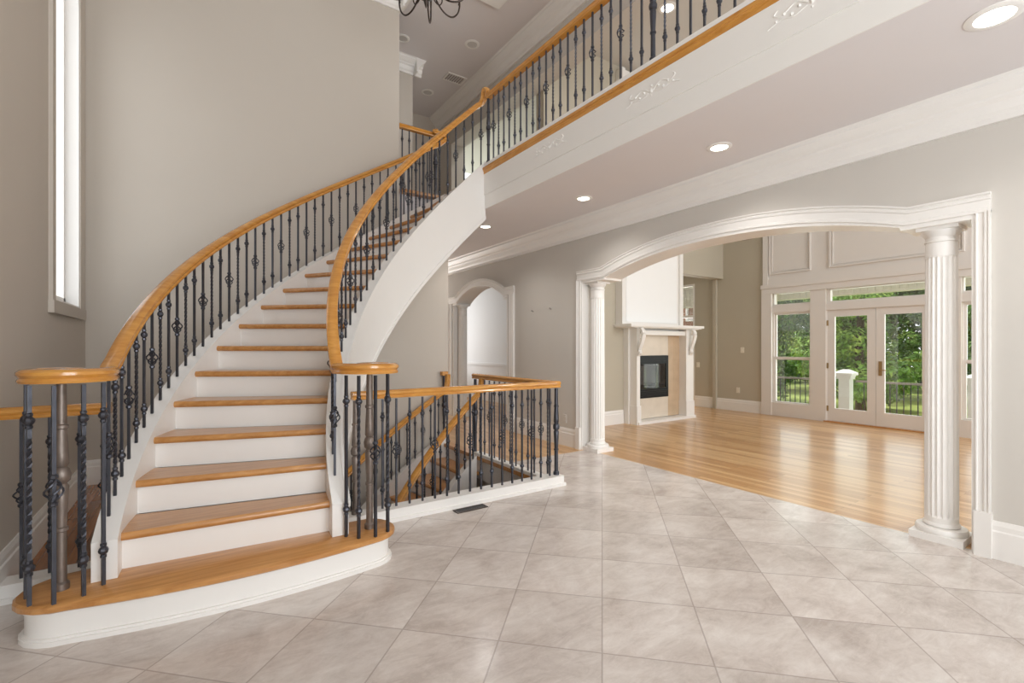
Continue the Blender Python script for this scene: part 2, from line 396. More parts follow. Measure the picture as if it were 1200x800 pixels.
t = MB(); base_y(t, YB, -1, XL, -.62); struct('baseboard_back', t, M['white'])
t = MB(); base_x(t, XF, -1, 5.22, 6.84); base_x(t, XF, -1, -3, 1.3); base_y(t, 6.02, -1, XR2, 6.55); base_x(t, XR2, 1, -3, .8); base_x(t, XR2, 1, 4.9, 6.02)
struct('baseboard_far', t, M['white'])

# casings of the two arches
prof = [(0, 0), (0, .035), (.012, .035), (.02, .022), (.03, .03), (.045, .028), (.05, .018), (.105, .018), (.11, .026), (.13, .026), (.135, 0)]
path = [(1.245, 2.433)]+[(y, arch_z(y, 1.245, 4.42, 2.433, .235)) for y in cells(1.245, 4.42, 36)[1:-1]]+[(4.42, 2.433)]
full = [(.807, 2.433)]+path+[(4.878, 2.433)]
t = MB(); casing_x(t, full, [(-d, p) for d, p in prof], XR)
vp = [(0, 0), (0, .035), (.012, .035), (.02, .022), (.03, .03), (.04, .028), (.045, .018), (.08, .018), (.085, .024), (.093, .024), (.093, 0)]
casing_x(t, [(.807, .30), (.807, 2.31)], [(-d*.78, p) for d, p in vp], XR)
casing_x(t, [(4.878, 2.31), (4.878, .30)], [(-d*.78, p) for d, p in vp], XR)
t.box(XR-.045, XR, .80, .886, 0, .30); t.box(XR-.045, XR, 4.80, 4.885, 0, .30)
struct('trim_arch', t, M['white'])
t = MB()   # white lining of the opening
t.box(XR-.01, XR2+.01, A0-.001, A0+.02, 0, 2.31); t.box(XR-.01, XR2+.01, A1-.02, A1+.001, 0, 2.31)
lin = [A0+.02, 1.29, 1.3]+cells(1.3, 4.36, 36)[1:-1]+[4.36, 4.37, A1-.02]
for a, b in zip(lin[:-1], lin[1:]):
    za, zb = ar1(a), ar1(b)
    t.hexa([(XR-.012,a,za-.03),(XR2+.012,a,za-.03),(XR2+.012,b,zb-.03),(XR-.012,b,zb-.03)], [(XR-.012,a,za+.02),(XR2+.012,a,za+.02),(XR2+.012,b,zb+.02),(XR-.012,b,zb+.02)])
struct('trim_arch_lining', t, M['white'])
full = [(6.41, 2.41)]+[(y, arch_z(y, 6.70, 8.50, 2.41, .25, 2.0)) for y in [6.70]+cells(6.70, 8.50, 22)[1:-1]+[8.50]]+[(8.82, 2.41)]
t = MB(); casing_x(t, full, [(-d, p) for d, p in prof], XR)
casing_x(t, [(6.41, 0), (6.41, 2.28)], [(-d*1.6, p) for d, p in vp], XR); casing_x(t, [(8.82, 2.28), (8.82, 0)], [(-d*1.6, p) for d, p in vp], XR)
t.box(XR-.01, XR2+.01, B0-.001, B0+.02, 0, 2.28); t.box(XR-.01, XR2+.01, B1-.02, B1+.001, 0, 2.28)
lin = [B0+.02, 6.74, 6.75]+cells(6.75, 8.45, 22)[1:-1]+[8.45, 8.46, B1-.02]
for a, b in zip(lin[:-1], lin[1:]):
    za, zb = ar2(a), ar2(b)
    t.hexa([(XR-.012,a,za-.03),(XR2+.012,a,za-.03),(XR2+.012,b,zb-.03),(XR-.012,b,zb-.03)], [(XR-.012,a,za+.02),(XR2+.012,a,za+.02),(XR2+.012,b,zb+.02),(XR-.012,b,zb+.02)])
struct('trim_arch_far', t, M['white'])

# ------------------------------------------------------------------ fluted columns
def column(name, x, y, label, h=2.27, r=.096, group='fluted columns of the archways'):
    k = r/.096
    t = thing(name, label, 'column', (x, y, 0), group)
    p = .15*k
    MB().box(x-p, x+p, y-p, y+p, 0, .05).build('plinth', M['white'], t)
    MB().lathe([(p*.98, .05), (p, .06), (p*1.0, .075), (p*.95, .09), (r*1.02, .095), (r*1.1, .10), (r*1.1, .115), (r*1.02, .125)], (x, y, 0), 32).build('base', M['white'], t, True)
    nf, sub = 20, 4; n = nf*sub
    zs = [.125, .16, .175, .4, .8, 1.2, 1.6, 2.0, 2.045, 2.06, 2.16]
    zs = [z*h/2.27 for z in zs]
    rings = []
    for i, z in enumerate(zs):
        rr = r*(1-.09*max(0, (z/h-.3)))
        dep = 0 if i in (0, 1, len(zs)-2, len(zs)-1) else .09
        ring = []
        for q in range(n):
            ph = (q % sub)/sub
            d = dep*(0 if ph == 0 else (1 if ph == .5 else .75))
            ring.append((x+cos(q*2*PI/n)*rr*(1-d), y+sin(q*2*PI/n)*rr*(1-d), z))
        rings.append(ring)
    MB().rings(rings).build('shaft', M['white'], t)
    rt = r*.93
    b = MB(); b.lathe([(rt, h-.11), (rt*1.08, h-.105), (rt*1.08, h-.092), (rt, h-.088), (rt, h-.07), (rt*1.05, h-.065), (rt*1.22, h-.04), (rt*1.28, h-.03), (rt*1.28, h-.022)], (x, y, 0), 32)
    q = rt*1.32; b.box(x-q, x+q, y-q, y+q, h-.022, h+.005)
    b.build('capital', M['white'], t, True)
    return t
column('fluted_column', 4.56, 1.097, 'large white fluted column right of the wide archway, closest to the camera')
column('fluted_column', 4.56, 4.645, 'white fluted column between the wide archway and the bare wall, left of the fireplace')
column('fluted_column', 4.56, 8.50, 'small distant white column on the left side of the narrow far archway', 2.24, .088)
column('fluted_column', 4.56, 6.74, 'small distant white column on the right side of the narrow far archway', 2.24, .075)

# ------------------------------------------------------------------ staircase
st = thing('curved_staircase', 'curved open staircase with oak treads, white risers and white stringers', 'staircase', (1.0, 3.5, 0))
NS = 40
def helix_box(R0, R1, t0, t1, db, dt, zmin=None, n=NS, shift=0):
    mb = MB(); rings = []
    for i in range(n+1):
        th = t0+(t1-t0)*i/n
        zb = zl(th)+db+shift; zt = zl(th)+dt+shift
        if zmin is not None: zb = max(zb, zmin)
        rings.append([(*hp(R0, th).xy, zb), (*hp(R1, th).xy, zb), (*hp(R1, th).xy, zt), (*hp(R0, th).xy, zt)])
    return mb.rings(rings)
RI0, RI1, RO0, RO1 = 2.03, 2.13, 3.185, 3.29
ib = helix_box(RI0, RI1, .033, TH_TOP, -.64, .085, .02); ib.build('stringer', M['white'], st, True)
helix_box(RI0-.012, RI0+.01, .25, TH_TOP, -.63, -.585, .02).build('stringer_bead', M['white'], st, True)
helix_box(RI0-.012, RI0+.01, .033, TH_TOP, .055, .095, .02).build('stringer_bead', M['white'], st, True)
helix_box(RO0, RO1, .048, TH_TOP-.005, -.62, .05, .02).build('stringer', M['white'], st, True)
helix_box(RI1-.02, RO0+.02, .30, TH_TOP-.005, -.60, -.56, .02).build('soffit', M['wallhall'], st, True)
def tread_mb(k, Ra, Rb, shift=0, th=.042, nose=.032):
    mb = MB(); t0 = (k-K1)*DTH; t1 = (k+1-K1)*DTH+.004; z = k*RISE+shift; m = 6
    Rm = (Ra+Rb)/2
    secs = [(0, -th*.5), (.1, -th*.15), (.3, 0)]
    # rounded front edge: rows of points in the angular direction
    front = [(.012, -th), (.003, -th*.8), (0, -th*.5), (.004, -th*.2), (.013, 0)]
    rings = []
    for i in range(m+1):
        R = Ra+(Rb-Ra)*i/m; ring = []
        for d, dz in front: ring.append((*hp(R, t0+d/R).xy, z+dz))
        ring.append((*hp(R, t1).xy, z)); ring.append((*hp(R, t1).xy, z-th))
        rings.append(ring)
    return mb.rings(rings)
def riser_mb(k, Ra, Rb, shift=0):
    mb = MB(); t0 = (k-K1)*DTH; z1 = k*RISE+shift-.03; z0 = (k-1)*RISE+shift-.002
    rings = []
    for R in (Ra, Rb):
        rings.append([(*hp(R, t0+.034/R).xy, z0), (*hp(R, t0+.055/R).xy, z0), (*hp(R, t0+.055/R).xy, z1), (*hp(R, t0+.034/R).xy, z1)])
    return mb.rings(rings)
for k in range(2, 18): tread_mb(k, RI1-.02, RO0+.02).build('tread', M['tread'], st, True)
for k in range(2, 19): riser_mb(k, RI1-.01, RO0+.01).build('riser', M['white'], st)
# starting step with rounded ends
def start_outline(grow):
    pts = []
    xl, xr = -.475, .955; rl = .20+grow
    # front arc, left to right
    for i in range(15):
        u = i/14; x = xl+(xr-xl)*u
        y = 2.985-.075*(1-(2*u-1)**2)-grow
        y += .055*(1-u)
        pts.append((x, y))
    for i in range(1, 10):
        a = -PI/2+PI*i/10; pts.append((xr+(.145+grow)*cos(a), 3.13+(.145+grow)*sin(a)*1.0 if i < 9 else 3.13+(.145+grow)*sin(a)))
    pts += [(.9, 3.27+grow), (.7, 3.33), (-.3, 3.40)]
    for i in range(0, 10):
        a = PI/2+PI*i/10; pts.append((xl+rl*cos(a)*.95, 3.205+(.165+grow)*sin(a)*1.0))
    return pts
def slab(outl, z0, z1, mb=None):
    mb = mb or MB(); return mb.prism([(x, y, z0) for x, y in outl], (0, 0, z1-z0))
slab(start_outline(0), 0, .162).build('riser', M['white'], st, True)
slab(start_outline(.022), 0, .022, slab(start_outline(.012), .022, .034)).build('shoe_moulding', M['white'], st, True)
o0, o1, o2 = start_outline(.03), start_outline(.042), start_outline(.03)
MB().rings([[(x, y, .160) for x, y in o0], [(x, y, .168) for x, y in o1], [(x, y, .192) for x, y in o1], [(x, y, .2012) for x, y in o2]]).build('tread', M['tread'], st, True)
slab(start_outline(.012), .140, .161).build('cove_moulding', M['white'], st, True)

# lower flight to the basement, straight below
SB = -18*RISE
bs = thing('basement_staircase', 'lower oak flight curving down to the basement behind the foyer guard rail', 'staircase', (2.9, 5.9, 0))
BI0, BI1, BO0, BO1 = 2.15, 2.25, 3.20, 3.30
helix_box(BI0, BI1, .35, TH_TOP-.03, -.45, .09, n=36, shift=SB).build('stringer', M['cream'], bs, True)
helix_box(BO0, BO1, .35, TH_TOP-.02, -.45, .16, n=36, shift=SB).build('stringer', M['cream'], bs, True)
for k in range(6, 18): tread_mb(k, BI1-.02, BO0+.02, SB).build('tread', M['tread'], bs, True)
for k in range(6, 19): riser_mb(k, BI1-.01, BO0+.01, SB).build('riser', M['white'], bs)
f = MB(); f.box(3.035, 3.165, 3.80, 6.34, -.045, .001)
f.build('landing_nosing', M['tread'], bs)
f = MB(); f.box(3.07, 3.158, 3.70, 6.34, -.30, -.045)
f.build('landing_riser', M['cream'], bs)

# ------------------------------------------------------------------ wrought-iron balusters
RAILP = [(a*.95, b*.76) for a, b in [(-.038, -.028), (-.034, -.042), (.034, -.042), (.038, -.028), (.030, -.012), (.041, .008), (.040, .026), (.026, .041), (0, .046), (-.026, .041), (-.040, .026), (-.041, .008), (-.030, -.012)]]
_cache = {}
def bar_mesh(h, w, twist):
    key = ('bar', round(h, 3), w, twist)
    if key in _cache: return _cache[key]
    mb = MB(); rings = []; zs = [0, h*.2, h*.8, h] if not twist else [0, h*.24]+[h*.24+h*.52*i/24 for i in range(1, 25)]+[h]
    for z in zs:
        a = 0
        if twist: a = 2*PI*3*min(1, max(0, (z/h-.24)/.52))
        rings.append([(w/2*1.2*cos(a+PI/4+i*PI/2), w/2*1.2*sin(a+PI/4+i*PI/2), z) for i in range(4)])
    mb.rings(rings)
    me = bpy.data.meshes.new('baluster'); me.from_pydata(mb.v, [], mb.f); me.materials.append(M['iron']); _cache[key] = me; return me
def knuckle_mesh(s):
    key = ('kn', s)
    if key in _cache: return _cache[key]
    mb = MB(); r = s*.84
    mb.lathe([(r*.55, -.038), (r*.9, -.034), (r*.9, -.024), (r*.7, -.02), (r*1.25, -.010), (r*1.45, 0), (r*1.25, .010), (r*.7, .02), (r*.9, .024), (r*.9, .034), (r*.55, .038)], (0, 0, 0), 8)
    me = bpy.data.meshes.new('knuckle'); me.from_pydata(mb.v, [], mb.f); me.materials.append(M['iron']); _cache[key] = me; return me
def basket_mesh(s):
    key = ('bk', s)
    if key in _cache: return _cache[key]
    mb = MB()
    for i in range(4):
        pth = []
        for j in range(11):
            u = j/10; a = i*PI/2+u*PI*1.1; r = .004+.030*s*sin(PI*u)
            pth.append((r*cos(a), r*sin(a), (-.052+.104*u)*s))
        mb.tube(pth, .0048*s, 5)
    for z in (-.062, .062): mb.lathe([(.011*s, z*s-.012), (.017*s, z*s-.006), (.017*s, z*s+.006), (.011*s, z*s+.012)], (0, 0, 0), 8)
    me = bpy.data.meshes.new('basket'); me.from_pydata(mb.v, [], mb.f); me.materials.append(M['iron']); _cache[key] = me; return me
def link(name, me, parent, loc, off=Vector((0, 0, 0)), rz=0):
    o = bpy.data.objects.new(name, me); C.objects.link(o); o.parent = parent; o.location = Vector(loc)-off; o.rotation_euler = (0, 0, rz); return o
def baluster(parent, pos, h, kind, w=.017, rz=0):
    off = wloc(parent)
    b = link('baluster', bar_mesh(h, w, kind == 1), parent, pos, off, rz)
    if kind == 0:
        link('basket', basket_mesh(round(w/.018, 3)), b, (0, 0, h*.52))
    else:
        link('knuckle', knuckle_mesh(w), b, (0, 0, h*.17)); link('knuckle', knuckle_mesh(w), b, (0, 0, h*.84))
    return b
def newel(parent, pos, h, mat, r=.024, name='newel_post'):
    x, y, z = pos
    b = MB(); b.lathe([(r*1.25, 0), (r*1.25, .03), (r*.85, .04), (r*.8, h*.28), (r*1.05, h*.285), (r*1.05, h*.30), (r*.8, h*.305), (r*1.0, h*.42), (r*1.15, h*.50), (r*.8, h*.515), (r*1.35, h*.53), (r*1.45, h*.56), (r*1.2, h*.585), (r*.85, h*.595), (r*1.15, h*.61), (r*1.1, h*.65), (r*.85, h*.78), (r*1.1, h*.785), (r*1.1, h*.80), (r*.85, h*.805), (r*.78, h*.97), (r*.78, h)], (x, y, z), 14)
    return b.build(name, mat, parent, True)

def arc_rail(R, dz, t0, t1, n=60): return [hp(R, t0+(t1-t0)*i/n, dz) for i in range(n+1)]
# --- outer balustrade
VZ = 1.262
ob = thing('stair_balustrade', 'outer balustrade of the curved stair nearest the tall window, with scrolled oak handrail', 'balustrade', (-.45, 3.25, 0), 'iron balustrades with oak rails')
RO = 3.245
vol = spline([(-.352, 3.25, VZ), (-.350, 3.15, VZ), (-.385, 3.07, VZ), (-.455, 3.018, VZ), (-.54, 3.012, VZ), (-.61, 3.055, VZ), (-.645, 3.14, VZ), (-.63, 3.225, VZ), (-.575, 3.275, VZ), (-.51, 3.27, VZ), (-.475, 3.215, VZ), (-.50, 3.17, VZ), (-.535, 3.19, VZ)], 6)
top = arc_rail(RO, .815, .125, TH_TOP-.045, 64)
# level-to-pitch bend
bend = spline([(-.353, 3.29, VZ), (*hp(RO, .092).xy, VZ+.012), top[0]], 5)
pth = vol[::-1]+bend[:-1]+top
E3 = Vector((2.965, 6.33, Z2+.93))
pth = pth+spline([top[-1], hp(RO, TH_TOP-.01, .85)+Vector((0, 0, .02)), Vector((2.94, 6.31, Z2+.905)), E3], 4)[1:]
MB().sweep(pth, RAILP).build('handrail', M['rail'], ob, True)
MB().lathe([(.02, -.034), (.085, -.032), (.092, -.02), (.075, -.01), (.088, .012), (.07, .030), (.02, .034)], (-.535, 3.19, VZ), 20).build('volute_cap', M['rail'], ob, True)
newel(ob, (-.532, 3.19, .2012), VZ-.045-.2012, M['pewter'], .026, 'newel_post')['label'] = 'weathered pewter newel post'
hv = VZ-.042-.2012
for (x, y), kd in zip([(-.621, 3.067), (-.651, 3.165), (-.53, 3.022), (-.429, 3.045), (-.366, 3.13)], [1, 2, 0, 1, 2]):
    baluster(ob, (x, y, .2012), hv, kd, .0185, .4)
for i, kd in zip(range(45), [0]*45):
    th = .428+.0374*(i-9)
    if th > TH_TOP-.06: break
    zt = zl(th)+.05; zr = max(zl(th)+.815, VZ)-.04
    p = hp(RO, th); baluster(ob, (p.x, p.y, zt), zr-zt, (0, 1, 2)[(i-9) % 3], .017, -th)
# --- inner balustrade
nb = thing('stair_balustrade', 'inner balustrade of the curved stair with scrolled oak handrail ending over the rounded bottom step', 'balustrade', (.9, 3.1, 0), 'iron balustrades with oak rails')
RI = 2.09
vol = spline([(.782, 3.125, VZ), (.805, 3.05, VZ), (.865, 2.98, VZ), (.94, 2.94, VZ), (1.035, 2.955, VZ), (1.10, 3.02, VZ), (1.115, 3.11, VZ), (1.07, 3.185, VZ), (.995, 3.205, VZ), (.935, 3.165, VZ), (.935, 3.10, VZ), (.985, 3.10, VZ)], 6)
top = arc_rail(RI, .87, .11, TH_TOP-.045, 50)
bend = spline([(.778, 3.16, VZ), (*hp(RI, .075).xy, VZ+.02), top[0]], 5)
G = hp(RI, TH_TOP-.02, .86)
pth = vol[::-1]+bend[:-1]+top+spline([top[-1], G+Vector((0, 0, .0)), Vector((XB-.005, 5.09, Z2+.885)), Vector((XB, 5.06, Z2+.97)), Vector((XB, 5.015, Z2+.955)), Vector((XB, 4.98, Z2+.90))], 5)[1:]
MB().sweep(pth, RAILP).build('handrail', M['rail'], nb, True)
MB().lathe([(.02, -.034), (.08, -.032), (.088, -.02), (.07, -.01), (.084, .012), (.066, .030), (.02, .034)], (.985, 3.12, VZ), 20).build('volute_cap', M['rail'], nb, True)
newel(nb, (.978, 3.12, .2012), VZ-.045-.2012, M['pewter'], .026)['label'] = 'weathered pewter newel post'
for (x, y), kd in zip([(.811, 3.06), (.868, 2.985), (.963, 2.952), (1.056, 2.99), (1.09, 3.09)], [2, 1, 0, 1, 2]):
    baluster(nb, (x, y, .2012), hv, kd, .0185, .4)
for i in range(40):
    th = .956+.0568*(i-15)
    if th < .04: continue
    if th > TH_TOP-.005: break
    zt = zl(th)+.085; zr = max(zl(th)+.87, VZ)-.04
    p = hp(RI, th); baluster(nb, (p.x, p.y, zt), zr-zt, (0, 1, 2)[(i-15) % 3], .017, -th)
# --- gallery (balcony) balustrade
gb = thing('gallery_balustrade', 'long straight balustrade along the upper gallery edge above the white fascia', 'balustrade', (XB, 3.0, Z2), 'iron balustrades with oak rails')
MB().sweep([(XB, 5.0, Z2+.865), (XB, 3.0, Z2+.865), (XB, -2.9, Z2+.865)], RAILP).build('handrail', M['rail'], gb, True)
MB().box(XB-.034, XB+.045, -2.95, 5.03, Z2+.004, Z2+.04).build('shoe_rail', M['white'], gb)
newel(gb, (XB, 4.976, Z2+.035), .80, M['iron'], .021); newel(gb, (XB, 2.469, Z2+.035), .80, M['iron'], .023)
for i in range(0, 36):
    if i == 21: continue
    baluster(gb, (XB, 4.857-.1137*i, Z2+.04), .797, (0, 1, 2)[i % 3], .017)
# --- upper landing guard
lg = thing('landing_balustrade', 'short balustrade on the upper landing between the tall wall edge and stair top', 'balustrade', (2.7, 6.4, Z2), 'iron balustrades with oak rails')
MB().sweep([(2.42, 6.40, Z2+.90), (2.7, 6.40, Z2+.90), (3.0, 6.40, Z2+.90)], RAILP).build('handrail', M['rail'], lg, True)
newel(lg, (2.985, 6.40, Z2), .89, M['iron'], .026)
for i, x in enumerate((2.47, 2.575, 2.68, 2.785, 2.89)): baluster(lg, (x, 6.40, Z2), .86, (2, 1, 0)[i % 3], .017)
MB().box(2.42, 3.04, 6.325, 6.44, Z2-.045, Z2).build('nosing', M['tread'], lg)
# --- foyer floor guard, front and side
fg = thing('stairwell_guard', 'waist-high guard railing on a white curb around the basement stair opening, seen on the tile', 'railing', (2.1, 3.73, 0), 'iron balustrades with oak rails')
HG = 1.02
MB().sweep([(1.03, 3.73, HG), (2.0, 3.73, HG), (3.06, 3.73, HG)], RAILP).build('handrail', M['rail'], fg, True)
MB().sweep([(3.08, 3.70, HG), (3.08, 4.5, HG), (3.08, 5.42, HG)], RAILP).build('handrail', M['rail'], fg, True)
MB().box(.78, 3.125, 3.66, 3.80, 0, .10).box(.78, 3.14, 3.645, 3.66, 0, .03).box(3.125, 3.14, 3.66, 3.80, 0, .03).build('curb', M['white'], fg)
MB().box(3.04, 3.14, 3.80, 5.38, 0, .035).build('shoe_rail', M['white'], fg)
newel(fg, (1.06, 3.73, .1), HG-.14, M['pewter'], .026); newel(fg, (3.08, 3.73, .1), HG-.14, M['iron'], .024); newel(fg, (3.08, 5.39, 0), HG-.04, M['iron'], .026)
for i in range(17):
    x = 1.389-.1148*2+.1148*i
    if x > 3.0: break
    baluster(fg, (x, 3.73, .1), HG-.14, (0, 1, 2)[(i-2) % 3], .017)
for i in range(13): baluster(fg, (3.08, 3.87+.1165*i, .035), HG-.075, (1, 0, 2)[i % 3], .017)
# --- guard left of the stair
sg = thing('stairwell_guard', 'short guard railing on a white curb between the left wall and the bottom step', 'railing', (-.65, 3.75, 0), 'iron balustrades with oak rails')
MB().sweep([(XL, 3.75, HG+.01), (-.7, 3.75, HG+.01), (-.40, 3.75, HG+.01)], RAILP).build('handrail', M['rail'], sg, True)
MB().box(XL, -.36, 3.68, 3.82, 0, .10).box(XL, -.36, 3.665, 3.68, 0, .03).build('curb', M['white'], sg)
for i, x in enumerate((-.79, -.674, -.547, -.43)): baluster(sg, (x, 3.75, .1), HG-.12, (0, 1, 2)[i % 3], .017)
# --- basement stair balustrades
for R, dz, top_, n0, lab in ((3.25, .80, .16, .0374, 'lower balustrade on the outer side of the basement flight, beside the beige wall'), (2.17, .84, .09, .054, 'lower balustrade on the inner side of the basement flight, behind the foyer guard rail')):
    bb = thing('basement_balustrade', lab, 'balustrade', (*hp(R, TH_TOP-.1).xy, 0), 'iron balustrades with oak rails')
    t1 = TH_TOP-.03
    p = [q+Vector((0, 0, SB)) for q in arc_rail(R, dz, .55, t1, 40)]
    p0 = p[-1]
    p += [p0+Vector((.06, 0, .06)), p0+Vector((.075, 0, .16)), Vector((p0.x+.08, p0.y, 1.0))]
    MB().sweep(p, RAILP).build('handrail', M['rail'], bb, True)
    if R > 3:
        MB().box(3.04, 3.13, YB-.10, YB-.02, .98, 1.04).build('rail_cap', M['rail'], bb)
        newel(bb, (3.085, YB-.06, 0), .98, M['iron'], .024)
    th = t1-.02; i = 0
    while th > .6:
        zb = zl(th)+top_+SB
        q = hp(R, th); baluster(bb, (q.x, q.y, zb), dz-top_-.04, (1, 2, 0)[i % 3], .018, -th)
        th -= n0; i += 1

# ------------------------------------------------------------------ gallery fascia
fa = MB()
fa.box(XB-.02, XB+.0, -3.0, 5.10, 3.285, Z2-.07); fa.box(XB-.008, XB+.0, -3.0, 5.10, ZL-.005, 3.285)
struct('trim_gallery_fascia', fa, M['white'])
nz = MB()
pr = [(XB, Z2-.078), (XB-.022, Z2-.078), (XB-.024, Z2-.05), (XB-.030, Z2-.042), (XB-.030, Z2-.030), (XB-.038, Z2-.026), (XB-.040, Z2-.010), (XB-.036, Z2+.002), (XB+.05, Z2+.004)]
nz.rings([[(a, -3.0, b) for a, b in pr], [(a, 5.06, b) for a, b in pr]])
struct('trim_gallery_nosing', nz, M['rail'])
def swag(yc, zc, lab):
    mb = MB(); x = XB-.0195
    for s in (-1, 1):
        mb.tube(spline([(x, yc+s*.02, zc), (x, yc+s*.09, zc+.045), (x, yc+s*.17, zc+.01), (x, yc+s*.22, zc+.03), (x, yc+s*.20, zc+.055)], 5), .0055, 6)
        mb.tube(spline([(x, yc+s*.03, zc-.01), (x, yc+s*.10, zc-.03), (x, yc+s*.18, zc-.015), (x, yc+s*.26, zc-.035)], 5), .005, 6)
        for j in range(4): mb.sphere((x, yc+s*(.07+.045*j), zc+.012*(-1)**j), .010, 6)
    mb.sphere((XB-.008, yc, zc), .022, 8); mb.sphere((XB-.012, yc, zc+.04), .014, 8); mb.sphere((XB-.012, yc, zc-.035), .012, 8)
    return tag(mb.build('carved_applique', M['white'], None, True), lab, 'ornament', 'carved scrolls on the gallery fascia')
swag(2.47, 3.425, 'white carved scroll ornament on the gallery fascia, middle of the three')
swag(1.30, 3.43, 'white carved scroll ornament on the gallery fascia, nearest the top of the photo')
swag(3.76, 3.43, 'white carved scroll ornament on the gallery fascia, nearest the curved stair')

# ------------------------------------------------------------------ windows and doors
wn = MB()
# tall round-headed window in the left wall: casing, reveal, stool, sashes
def warch_path(g):
    a = [(WY1+g, WZ0-g*.6)]+[(5.53+(.5+g)*cos(i*PI/24), WZS+(.5+g)*sin(i*PI/24)) for i in range(25)]+[(WY0-g, WZ0-g*.6)]
    return a
pa, pb, pc = warch_path(0), warch_path(.06), warch_path(.15)
wc = MB(); wc.rings([[(XL, *a), (XL+.016, *a), (XL+.018, *b), (XL+.026, *c_), (XL, *c_)] for a, b, c_ in zip(pa, pb, pc)])
wc.box(XL, XL+.034, WY0-.16, WY1+.16, WZ0-.10, WZ0-.003)
pr_ = warch_path(0); pi_ = warch_path(-.05); 
wn.rings([[(XL-.15, *a), (XL+.005, *a), (XL+.005, *b), (XL-.15, *b)] for a, b in zip(warch_path(.0), warch_path(-.02))])
wn.rings([[(XL-.13, *a), (XL-.09, *a), (XL-.09, *b), (XL-.13, *b)] for a, b in zip(warch_path(-.02), warch_path(-.08))])
wn.box(XL-.15, XL+.005, WY0, WY1, WZ0, WZ0+.02); wn.box(XL-.13, XL-.09, WY0+.02, WY1-.02, WZ0+.02, WZ0+.09)
w2 = struct('window_2', wn, M['white']); wc.build('casing', M['wall'], w2)
g = MB(); pts = [(XL-.11, *p) for p in warch_path(-.06)]; g.prism([(XL-.115, p[1], max(p[2], WZ0+.05)) for p in pts], (.008, 0, 0)); g.build('pane', M['glass'], w2)

def frame_rect(mb, x0, x1, ya, yb, za, zb, t, tb=None):
    tb = tb or t
    mb.box(x0, x1, ya, ya+t, za, zb); mb.box(x0, x1, yb-t, yb, za, zb); mb.box(x0, x1, ya+t, yb-t, za, za+tb); mb.box(x0, x1, ya+t, yb-t, zb-t, zb)
def win_unit(name, ya, yb, gy0, gy1, zmid):
    f = MB()
    frame_rect(f, XF+.02, XF+.10, ya, yb, .22, 2.12, .04)
    frame_rect(f, XF+.03, XF+.07, ya+.03, yb-.03, .25, 1.20, .045); frame_rect(f, XF+.06, XF+.10, ya+.03, yb-.03, 1.14, 2.10, .045)
    frame_rect(f, XF+.02, XF+.10, ya, yb, 2.22, WT, .05)
    f.box(XF-.02, XF+.15, ya-.02, yb+.02, 2.10, 2.24)
    o = struct(name, f, M['cream'])
    MB().box(XF+.045, XF+.055, ya+.06, yb-.06, .29, 1.16).build('pane', M['glass'], o)
    MB().box(XF+.075, XF+.085, ya+.06, yb-.06, 1.18, 2.07).build('pane', M['glass'], o)
    MB().box(XF+.055, XF+.065, ya+.04, yb-.04, 2.27, WT-.04).build('pane', M['glass'], o)
win_unit('window_3', 4.27, 5.05, 0, 0, 1.16); win_unit('window_4', 1.36, 2.17, 0, 0, 1.16)
f = MB(); frame_rect(f, XF+.02, XF+.10, 2.49, 4.03, 2.20, WT, .06); f.box(XF-.02, XF+.15, 2.47, 4.05, 2.09, 2.22); f.box(XF, XF+.12, 2.47, 2.50, 0, 2.1); f.box(XF, XF+.12, 4.02, 4.05, 0, 2.1)
o = struct('window_5', f, M['cream']); MB().box(XF+.055, XF+.065, 2.53, 3.99, 2.25, WT-.05).build('pane', M['glass'], o)
def french(name, ya, yb, handle_y, hinge_y):
    f = MB(); frame_rect(f, XF+.01, XF+.055, ya, yb, .02, 2.09, .125, .24)
    o = struct(name, f, M['cream'])
    MB().box(XF+.028, XF+.036, ya+.12, yb-.12, .25, 1.97).build('pane', M['glass'], o)
    if handle_y:
        MB().box(XF+.0, XF+.012, handle_y-.025, handle_y+.025, .90, 1.15).tube([(XF-.03, handle_y, 1.0), (XF+.005, handle_y, 1.0)], .01, 8).tube([(XF-.03, handle_y, 1.0), (XF-.035, handle_y-.09, .995)], .009, 8).build('handle', M['brass'], o)
    for z in (.25, 1.05, 1.85): MB().box(XF-.004, XF+.014, hinge_y-.014, hinge_y+.014, z-.05, z+.05).build('hinge', M['brass'], o)
    return o
french('door_1', 3.262, 4.02, None, 4.012); french('door_2', 2.50, 3.256, 3.19, 2.508)
struct('trim_threshold', MB().box(XF-.05, XF+.12, 2.45, 4.06, 0, .018), M['tread'])
# window wall framing and panels above
t = MB()
t.box(XF-.045, XF, 5.03, 5.235, 0, 2.605); t.box(XF-.03, XF, 4.03, 4.30, 0, WT+.02); t.box(XF-.03, XF, 2.14, 2.50, 0, WT+.02); t.box(XF-.03, XF, 1.16, 1.38, 0, WT)
t.box(XF-.03, XF, 4.30, 5.03, 0, .27); t.box(XF-.03, XF, 1.38, 2.14, 0, .27)
t.box(XF-.05, XF, 1.16, 5.225, 2.49, 2.60); t.box(XF-.07, XF, 1.14, 5.24, 2.60, 2.68); t.box(XF-.045, XF, 1.16, 5.18, 2.68, 2.80)
t.box(XF-.02, XF, -3, 5.2, 2.80, 6.5)
for ya, yb in ((4.29, 5.08), (2.10, 3.97), (.3, 1.9)):
    frame_rect(t, XF-.05, XF-.02, ya, yb, 2.88, 4.6, .025); frame_rect(t, XF-.035, XF-.02, ya+.05, yb-.05, 2.93, 4.55, .015)
t.box(XF-.055, XF, 5.10, 5.20, 2.68, 6.5)
struct('trim_window_wall', t, M['cream'])
